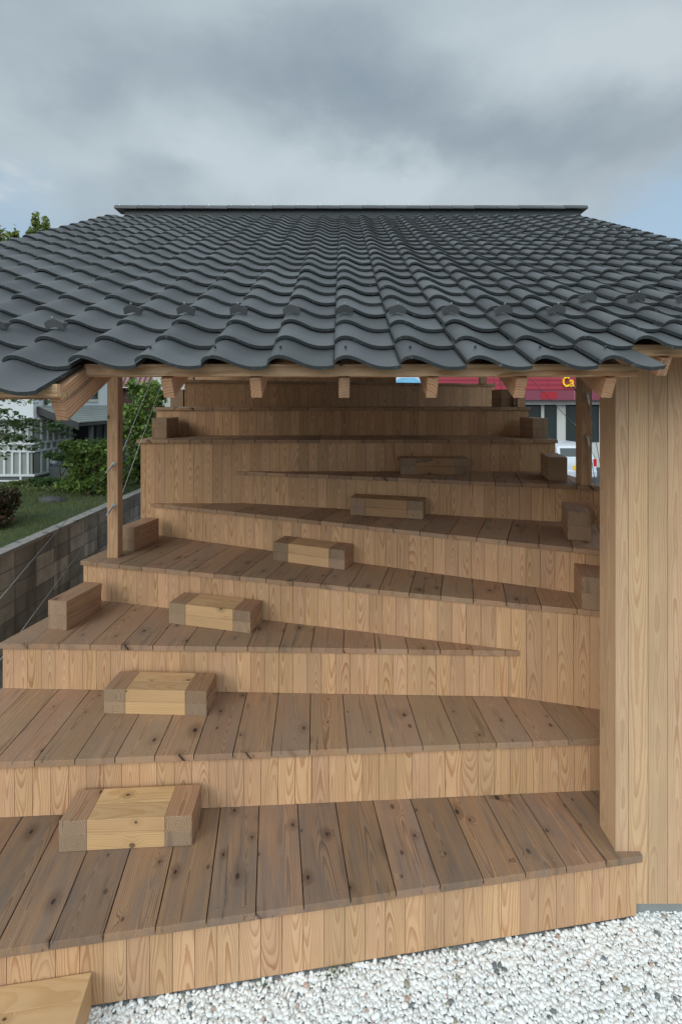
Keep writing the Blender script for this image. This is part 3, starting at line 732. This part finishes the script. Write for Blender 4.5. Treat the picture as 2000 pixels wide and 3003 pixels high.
# ------------------------------------------------------------------ white house
HX,HY=-6.75,10.6
hs=thing('white_house','white plaster house with grey latticed lower wall and a lean-to','house',(HX,HY,1.0))
mb=MB(); mb.box((-13,HY,.9),(HX,14.3,5.0)); mb.build('wall',M_WHITE,hs)
zl=H-(1230-YH)*HY/F
def bandz(py): return H-(py-YH)*HY/F
mb=MB(); mb.box((-13,HY-.03,bandz(1392)),(HX+.03,HY-.001,bandz(1228))); mb.box((HX+.001,HY-.03,bandz(1392)),(HX+.031,12.1,bandz(1228)))
mb.build('latticed_panel',M_NAMA,hs)
mb=MB(); mb.box((-13,HY-.035,.9),(HX+.035,HY-.002,bandz(1393))); mb.box((HX+.002,HY-.034,.9),(HX+.034,14.3,bandz(1393))); mb.build('dark_base',M_DKPL,hs)
mb=MB()
for py,hh in((1228,.05),(1300,.04),(1323,.04),(1393,.045),(1409,.03)):
    z=bandz(py); mb.box((-13,HY-.06,z-hh/2),(HX+.062,HY-.03,z+hh/2)); mb.box((HX+.03,HY-.0295,z-hh/2),(HX+.061,12.1,z+hh/2))
def vb(px,z0,z1,w=.045):
    x=(px-CX)*HY/F; mb.box((x-w/2,HY-.055,bandz(z1)+.02),(x+w/2,HY-.0305,bandz(z0)-.02))
for px in(17,40,63,86): vb(px,1323,1393)
for px in(-6,30,74): vb(px,1300,1323)
for px in(18,42,64,84): vb(px,1228,1300)
vb(65,1393,1409)
for px in range(-500,0,23): vb(px,1323,1393); vb(px+9,1228,1300)
for i in range(6):
    y=HY+.22+i*.23
    for z0,z1,o in((1323,1393,0),(1300,1323,-.08),(1228,1300,0)): mb.box((HX+.0305,y+o-.022,bandz(z1)+.02),(HX+.055,y+o+.022,bandz(z0)-.02))
mb.build('white_lattice',M_WHITE,hs)
# house main roof (above frame of the openings)
mb=MB(); vs=[(-13.5,10.1,4.9),(-6.2,10.1,4.9),(-6.2,14.8,4.9),(-13.5,14.8,4.9),(-11,12.45,5.7),(-8,12.45,5.7)]
mb.add(vs,[(0,1,5,4),(1,2,5),(2,3,4,5),(3,0,4),(3,2,1,0)]); mb.build('roof',M_GREYROOF,hs)
# lean-to roof
def wp(px,py,d): return Vector(((px-CX)*d/F,d,H-(py-YH)*d/F))
EX=-5.82
TL,TR,BR,BL=Vector((HX+.002,10.75,2.783)),Vector((HX+.002,14.3,2.783)),Vector((EX,14.3,2.42)),Vector((EX,10.75,2.42))
lt=MB(); n=9
for i in range(n):
    a,b_=i/n,(i+1)/n; p=[TL.lerp(BL,a),TR.lerp(BR,a),TR.lerp(BR,b_),TL.lerp(BL,b_)]
    up=Vector((0,0,.014)); dn=Vector((0,0,.03)); q=[p[0],p[1],p[2]+up,p[3]+up]
    lt.add(q+[v-dn for v in q],[(0,1,2,3)[::-1],(4,5,6,7),(0,4,5,1),(1,5,6,2),(2,6,7,3),(3,7,4,0)])
lr=lt.build('lean_to_roof',M_GREYROOF,hs)
mb=MB(); dv=Vector((0,0,-.17)); e=Vector((0,-.04,0)); o5=Vector((0,0,-.012))
mb.add([TL+o5,BL+o5,BL+dv,TL+dv,TL+e+o5,BL+e+o5,BL+dv+e,TL+dv+e],[(3,2,1,0),(4,5,6,7),(0,1,5,4),(3,7,6,2),(1,2,6,5),(0,4,7,3)])
e2=Vector((-.03,0,0)); dv=Vector((0,0,-.09)); o5=Vector((0,0,-.035))
mb.add([BL+o5,BR+o5,BR+dv,BL+dv,BL+e2+o5,BR+e2+o5,BR+dv+e2,BL+dv+e2],[(3,2,1,0),(4,5,6,7),(0,1,5,4),(3,7,6,2),(1,2,6,5),(0,4,7,3)])
mb.build('verge_board',M_DKWOOD,lr)
mb=MB(); mb.box((HX+.04,12.15,1.0),(HX+.4,14.25,2.5),mi=0)  # black box painted in for the shade under the lean-to
for y in(11.4,12.3,13.2,14.1): mb.box((EX-.13,y,1.0),(EX-.06,y+.07,2.40),mi=1)
for y in(12.5,12.9,13.5,13.8): mb.box((HX+.401,y,1.0),(HX+.43,y+.06,2.45),mi=1)
mb.build('porch_with_shade_box',[M_BLACK,M_DKPL],hs)
mb=MB(); z0=3.0-.12; mb.box((HX+.001,12.55,z0),(HX+.04,13.42,3.8)); w_=mb.build('window',M_SIDING,hs)
mb=MB(); mb.box((HX+.03,12.62,z0+.07),(HX+.046,13.33,3.73)); mb.build('pane',M_GLASS,w_)
# downpipe
mb=MB(); mb.tube((HX+.05,10.98,2.80),(HX+.05,10.98,4.9),.035,.035,8); mb.build('downpipe',M_BLACK,hs)
# things beside the house
jug=MB(); p=wp(157,1350,11.2); jug.box((p.x-.06,11.15,p.z-.07),(p.x+.06,11.25,p.z+.05)); jug.tube((p.x,11.2,p.z+.05),(p.x,11.2,p.z+.085),.025,.02,8)
tag(jug.build('plastic_jug',M_WHITE,bevel=.01),'small white plastic container by the latticed house wall','jug')
jb=MB(); p=wp(152,1347,11.45); jb.box((p.x-.13,11.35,p.z-.14),(p.x+.06,11.5,p.z+.11)); tag(jb.build('cardboard_box',plain('cardboard',(.3,.14,.07),.8),bevel=.006),'brown box standing behind the white container','box')
jb=MB(); p=wp(150,1362,11.35); jb.box((-6.95,11.1,GB-.05),(-6.1,11.8,p.z-.03)); tag(jb.build('stone_ledge',M_CONC,bevel=.01),'pale stone ledge carrying the brown box and white container','ledge')
# far houses left
rh=thing('rose_roof_house','far house with rose red metal roof beyond the tall shrub','house',(-9,20,0))
mb=MB(); a,b_,c_,d_=wp(330,1129,18.5),wp(449,1129,18.5),wp(449,1020,22),wp(330,1020,22)
mb.add([a,b_,c_,d_]+[v-Vector((0,0,.08)) for v in(a,b_,c_,d_)],[(0,1,2,3),(7,6,5,4),(0,4,5,1),(1,5,6,2),(2,6,7,3),(3,7,4,0)])
for i in range(9):
    k=i/8; p,q=a.lerp(b_,k),d_.lerp(c_,min(1.3,k+.33)); mb.tube(p+Vector((0,0,.02)),q+Vector((0,0,.02)),.025,.025,4,mi=1)
mb.build('roof',[M_PINKROOF,M_DKWOOD],rh)
mb=MB(); mb.box((a.x,18.9,0),(b_.x,22,a.z-.09)); mb.build('wall',plain('maroon_wall',(.10,.04,.04),.8),rh)
ch=thing('cream_house','cream sided house wall glimpsed behind the tall shrub','house',(-8,22,0))
mb=MB(); z=0
x0=wp(450,1100,17.8).x; x1=wp(520,1100,17.8).x
while z<5: mb.box((x0,17.8+U(0,.004),z),(x1+1.5,18.4,z+.142)); mb.box((x0+.01,17.82,z+.142),(x1+1.49,18.39,z+.15)); z+=.15
mb.build('wall',M_SIDING,ch); mb=MB(); mb.box((x0-.2,17.4,5.05),(x1+1.7,18.6,5.2)); mb.build('roof',M_DKWOOD,ch)
# ivy trunk and pole
it=thing('ivy_trunk','slender trunk wrapped in bright green ivy, beside a grey pole','tree',(-8.0,14.5,1.))
c0=wp(387,1125,14.5); mb=MB(); mb.tube((c0.x,14.5,1.0),(c0.x,14.5,4.2),.07,.06,8); mb.build('trunk',M_BARK,it)
mb=MB(); 
for i in range(16): leaves(mb,(c0.x+U(-.02,.02),14.5,2.1+i*.13),(.10,.10,.09),60,.06,.2,shell=.6)
mb.build('crown',L_IVY,it)
mb=MB(); c1=wp(398,1125,14.2); mb.tube((c1.x,14.2,1.0),(c1.x,14.2,5.),.032,.032,8); tag(mb.build('grey_pole',M_CONC),'thin grey pole next to the ivy covered trunk','pole')

# ------------------------------------------------------------------ store, car, blue roof at right
SD=22.0
st=thing('roadside_store','white store with red fascia and yellow lettering beyond the right post','store',(10,SD,-.1))
def sx(px): return (px-CX)*SD/F
def sz(py): return H-(py-YH)*SD/F
mb=MB(); mb.box((sx(1275),SD,-.1),(26,32,sz(1172))); mb.build('wall',M_STORE,st)
mb=MB()
z=sz(1144); 
mb.box((sx(1275),SD-.55,sz(1144)),(26.2,SD+.2,4.6)); 
for i in range(8):
    zz=sz(1144)+.02+i*.21; mb.box((sx(1275)+.01,SD-.575,zz),(26.19,SD-.551,zz+.165))
for px in (1330,1452,1592,1740,1900): mb.box((sx(px),SD-.585,sz(1144)),(sx(px)+.03,SD-.575,4.6))
fa=mb.build('red_fascia',M_RED,st)
mb=MB(); mb.box((sx(1275),SD-.75,sz(1173)),(26.2,SD+.1,sz(1145)),mi=0)
mb.box((sx(1567),SD-.762,sz(1170)),(sx(1611),SD-.751,sz(1149)),mi=1); mb.box((sx(1736),SD-.762,sz(1170)),(sx(1800),SD-.751,sz(1149)),mi=1)
for px in(1480,1660,1790): mb.box((sx(px),SD-.758,sz(1173)),(sx(px)+.02,SD-.7505,sz(1145)),mi=3)
mb.build('awning_band',[M_MAG,M_BRED,M_WHITE,M_PINKROOF],st)
mb=MB(); mb.box((sx(1275),SD-.3,sz(1186)),(26,SD-.001,sz(1173.5))); mb.build('soffit',M_STORE,st)
# windows
for a,b_ in((1440,1586),(1596,1632),(1659,1756),(1775,1900),(1290,1425)):
    mb=MB(); x0,x1,z0,z1=sx(a),sx(b_),sz(1296),sz(1186.5)
    mb.box((x0,SD-.03,z0),(x0+.07,SD-.001,z1)); mb.box((x1-.07,SD-.03,z0),(x1,SD-.001,z1)); mb.box((x0+.07,SD-.03,z0),(x1-.07,SD-.001,z0+.07)); mb.box((x0+.07,SD-.03,z1-.07),(x1-.07,SD-.001,z1))
    f_=mb.build('window',M_BLACK,st)
    mb=MB(); mb.box((x0+.07,SD-.018,z0+.07),(x1-.07,SD-.0015,z1-.07)); mb.build('pane',M_GLASS,f_)
# lettering
cu=bpy.data.curves.new('lettering','FONT'); cu.body='Ca'; cu.size=.64; cu.extrude=.04; cu.offset=.012
to=bpy.data.objects.new('tmp',cu); col.objects.link(to); bpy.context.view_layer.update()
me=bpy.data.meshes.new_from_object(to.evaluated_get(bpy.context.evaluated_depsgraph_get())); bpy.data.objects.remove(to)
me.materials.clear(); me.materials.append(M_YEL); lo=bpy.data.objects.new('lettering',me); col.objects.link(lo); lo.parent=st
WL[lo]=WL[st]; off=WL[st]; lo.rotation_euler=(pi/2,0,0); lo.scale=(.70,1,1); lo.location=Vector(((1649-CX)*21.37/F,SD-.63,H-(1133-YH)*21.37/F))-off
# blue roof
bh=thing('blue_roof_house','far low building with a light blue ribbed metal roof','house',(4.2,30,-.1))
def w3(px,py,d): return wp(px,py,d)
A,B_,C_,D_=w3(1150,1121,29),w3(1236,1121,29),w3(1215,1108,32),w3(1180,1108,32)
mb=MB(); mb.add([A,B_,C_,D_]+[v-Vector((0,0,.1)) for v in(A,B_,C_,D_)],[(0,1,2,3),(7,6,5,4),(0,4,5,1),(1,5,6,2),(2,6,7,3),(3,7,4,0)])
for i in range(12): k=i/11; p,q=A.lerp(B_,k),D_.lerp(C_,k); mb.tube(p,q,.02,.02,4)
mb.build('roof',M_BLUE,bh); mb=MB(); mb.box((A.x+.1,29.1,-.1),(B_.x-.1,32,A.z-.1)); mb.build('wall',M_STORE,bh)

# car seen from behind: lofted body
CD=17.6; cxx=(1693-CX)*CD/F
car=thing('parked_car','white hatchback seen from behind, parked before the store','car',(cxx,CD,-.1))
mb=MB(); G=-.1
secs=[(0,.70,.22,.62,.60),(.06,.73,.18,.95,.66),(.30,.74,.16,1.34,.60),(.9,.74,.16,1.45,.56),(2.0,.74,.16,1.44,.57),(2.5,.74,.16,1.02,.70),(3.2,.73,.18,.88,.68),(3.4,.66,.24,.70,.60)]
rings=[]
for (y,w,zb,ztp,wt) in secs:
    belt=min(.92,ztp-.02)
    pts=[(w*.9,zb),(w,zb+.08),(w*1.0,(zb+belt)/2),(w*.985,belt-.05),(w*.97,belt),(wt+.02,ztp-.07),(wt-.05,ztp-.015),(wt-.2,ztp)]
    ring=[(cxx+a,CD+y+(.10 if False else 0),G+b_) for a,b_ in pts]+[(cxx-a,CD+y,G+b_) for a,b_ in pts[::-1]]
    rings.append(ring)
m=len(rings[0]); vs=[p for r in rings for p in r]; fs=[]
for i in range(len(rings)-1):
    for j in range(m): fs.append((i*m+j,i*m+(j+1)%m,(i+1)*m+(j+1)%m,(i+1)*m+j))
fs+= [tuple(range(m))[::-1],tuple((len(rings)-1)*m+j for j in range(m))]
mb.add(vs,[f[::-1] for f in fs]); body=mb.build('body',M_CAR,car,smooth=True,bevel=.02)
# rear window follows the tailgate slope
mb=MB()
def rg(x,z): 
    y=.06+.24*(z-.95)/.39; return (cxx+x,CD+y-.012,G+z)
mb.add([rg(-.58,.98),rg(.58,.98),rg(.52,1.27),rg(-.52,1.27)]+[(a,b_+.01,c_) for a,b_,c_ in(rg(-.58,.98),rg(.58,.98),rg(.52,1.27),rg(-.52,1.27))],[(0,1,2,3),(7,6,5,4),(0,4,5,1),(1,5,6,2),(2,6,7,3),(3,7,4,0)])
mb.build('rear_window',M_GLASS,car,bevel=.004)
for s_ in(-1,1):
    mb=MB(); mb.box((cxx+s_*.66-.055,CD-.0,G+.62),(cxx+s_*.66+.055,CD+.10,G+.90)); mb.build('tail_lamp',M_TAIL,car,bevel=.02)
    mb=MB(); mb.tube((cxx+s_*.74,CD+.62,G+.28),(cxx+s_*.56,CD+.62,G+.28),.28,.28,20); mb.tube((cxx+s_*.74,CD+2.85,G+.28),(cxx+s_*.56,CD+2.85,G+.28),.28,.28,20); mb.build('wheel_pair',M_RUB,car)
    mb=MB(); mb.add([(cxx+s_*.735,CD+.42,G+.97),(cxx+s_*.735,CD+2.3,G+.97),(cxx+s_*.625,CD+2.0,G+1.34),(cxx+s_*.625,CD+.6,G+1.34)],[(0,1,2,3)]); mb.build('side_window',M_GLASS,car)
mb=MB(); mb.box((cxx-.70,CD-.06,G+.24),(cxx+.70,CD+.05,G+.48)); mb.build('bumper',M_CAR,car,bevel=.03)
mb=MB(); mb.box((cxx-.165,CD-.02,G+.50),(cxx+.165,CD+.02,G+.665)); mb.build('number_plate',M_PLATE,car,bevel=.004)
# second car at the right edge, partly hidden
# ------------------------------------------------------------------ world, sun, camera
w=bpy.data.worlds.new('World'); sc.world=w; w.use_nodes=True; nt=w.node_tree; nt.nodes.clear()
m=NT.__new__(NT); m.t=nt
out=nt.nodes.new('ShaderNodeOutputWorld'); bg=nt.nodes.new('ShaderNodeBackground'); nt.links.new(bg.outputs[0],out.inputs[0])
SE,SA=radians(27),radians(220)        # sun elevation; azimuth clockwise from +Y (behind-left of the viewer)
sky=nt.nodes.new('ShaderNodeTexSky'); sky.sky_type='NISHITA'; sky.sun_disc=False; sky.sun_elevation=SE; sky.sun_rotation=SA; sky.altitude=50; sky.dust_density=1.2
d=m.n('ShaderNodeTexCoord').outputs['Generated']; dx,dy,dz=m.sep(d)
den=m.math('MAXIMUM',m.math('ADD',dz,.22),.05)
cp=m.comb(m.math('DIVIDE',dx,den),m.math('DIVIDE',dy,den),0.)
dyc=m.math('MAXIMUM',dy,.12)
wp1=m.sep(m.n('ShaderNodeTexNoise',Vector=m.vm('MULTIPLY',d,(1.,1.,1.6)),Scale=2.4,Detail=6.0,Roughness=.58).outputs['Color'])
aa=m.math('ADD',m.math('DIVIDE',dx,dyc),m.math('MULTIPLY',m.math('SUBTRACT',wp1[0],.5),.75))
ee=m.math('ADD',m.math('DIVIDE',dz,dyc),m.math('MULTIPLY',m.math('SUBTRACT',wp1[1],.5),.42))
def blob(a,e,ra,re,amp):
    u=m.math('MULTIPLY',m.math('SUBTRACT',aa,a),1/ra); v=m.math('MULTIPLY',m.math('SUBTRACT',ee,e),1/re)
    q=m.math('ADD',m.math('MULTIPLY',u,u),m.math('MULTIPLY',v,v))
    return m.math('MULTIPLY',m.math('EXPONENT',m.math('MULTIPLY',q,-1.)),amp)
tot=None
for bb in((-.66,.45,.2,.07,.35),(-.27,.53,.26,.11,.5),(.19,.49,.13,.06,.36),(.62,.78,.26,.16,.62),(-.30,.86,.22,.05,.25),(-.7,.62,.12,.2,.2),(0,.46,.4,.07,.25),(.30,.84,.12,.10,.12),
          (-.15,.72,.26,.13,-.34),(.42,.56,.34,.09,-.42),(.08,.66,.2,.10,-.3),(-.42,.455,.13,.035,-.3),(-.55,.66,.13,.09,-.3)):
    q=blob(*bb); tot=q if tot is None else m.math('ADD',tot,q)
n1=m.noise(m.vm('ADD',cp,(3.1,1.7,0.)),1.0,4,.5)
n3=m.noise(m.comb(m.math('MULTIPLY',dx,1.),m.math('MULTIPLY',dy,1.),m.math('MULTIPLY',dz,1.9)),5.2,5,.55)
lv=m.math('ADD',m.math('ADD',tot,.53),m.math('ADD',m.math('MULTIPLY',m.math('SUBTRACT',n1,.5),1.0),m.math('MULTIPLY',m.math('SUBTRACT',n3,.5),.55)),clamp=True)
cl=m.mix(lv,C(2.75,3.45,4.2),C(5.4,6.25,6.95))
cl=m.mix(m.rng(aa,.2,.8,0,.35),cl,m.mix(1.,cl,C(1.06,.99,.95),'MULTIPLY'))
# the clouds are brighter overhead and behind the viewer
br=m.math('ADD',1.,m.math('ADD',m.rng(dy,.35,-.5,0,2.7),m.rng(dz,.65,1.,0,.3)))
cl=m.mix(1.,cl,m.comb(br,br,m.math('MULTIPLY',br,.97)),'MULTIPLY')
low=m.mix(.75,sky.outputs[0],C(4.5,6.1,7.6))
side_=m.math('ABSOLUTE',m.math('SUBTRACT',m.math('DIVIDE',dx,dyc),.03))
edge=m.math('SUBTRACT',m.math('ADD',ee,.10),m.math('MULTIPLY',side_,.40))
cov=m.rng(edge,.215,.37)
puff=m.rng(m.noise(m.comb(m.math('MULTIPLY',dx,5.),m.math('MULTIPLY',dy,5.),m.math('MULTIPLY',dz,11.)),1.3,5),.50,.64)
low=m.mix(m.math('MULTIPLY',m.math('MULTIPLY',puff,m.rng(aa,.2,-.3)),.8),low,C(6.3,6.9,7.2))
fin=m.mix(cov,low,cl)
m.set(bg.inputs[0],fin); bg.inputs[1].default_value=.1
sl=bpy.data.lights.new('sun','SUN'); sl.energy=1.25; sl.angle=radians(35); sl.color=(1,.96,.9); so=bpy.data.objects.new('sun',sl); col.objects.link(so)
dirv=Vector((sin(SA)*cos(SE),cos(SA)*cos(SE),sin(SE))); so.rotation_euler=dirv.to_track_quat('Z','Y').to_euler()
cam=bpy.data.cameras.new('camera'); co=bpy.data.objects.new('camera',cam); col.objects.link(co)
co.location=(0,0,H); co.rotation_euler=(pi/2,0,0); cam.sensor_fit='HORIZONTAL'; cam.sensor_width=24; cam.lens=24*F/2000; cam.shift_y=-(1501.5-YH)/3003*1.5015*1.0
cam.clip_start=.05; cam.clip_end=3000; sc.camera=co
sc.view_settings.view_transform='Standard'; sc.view_settings.look='None'; sc.view_settings.exposure=0; sc.view_settings.gamma=1
sc.cycles.max_bounces=8; sc.cycles.use_denoising=True
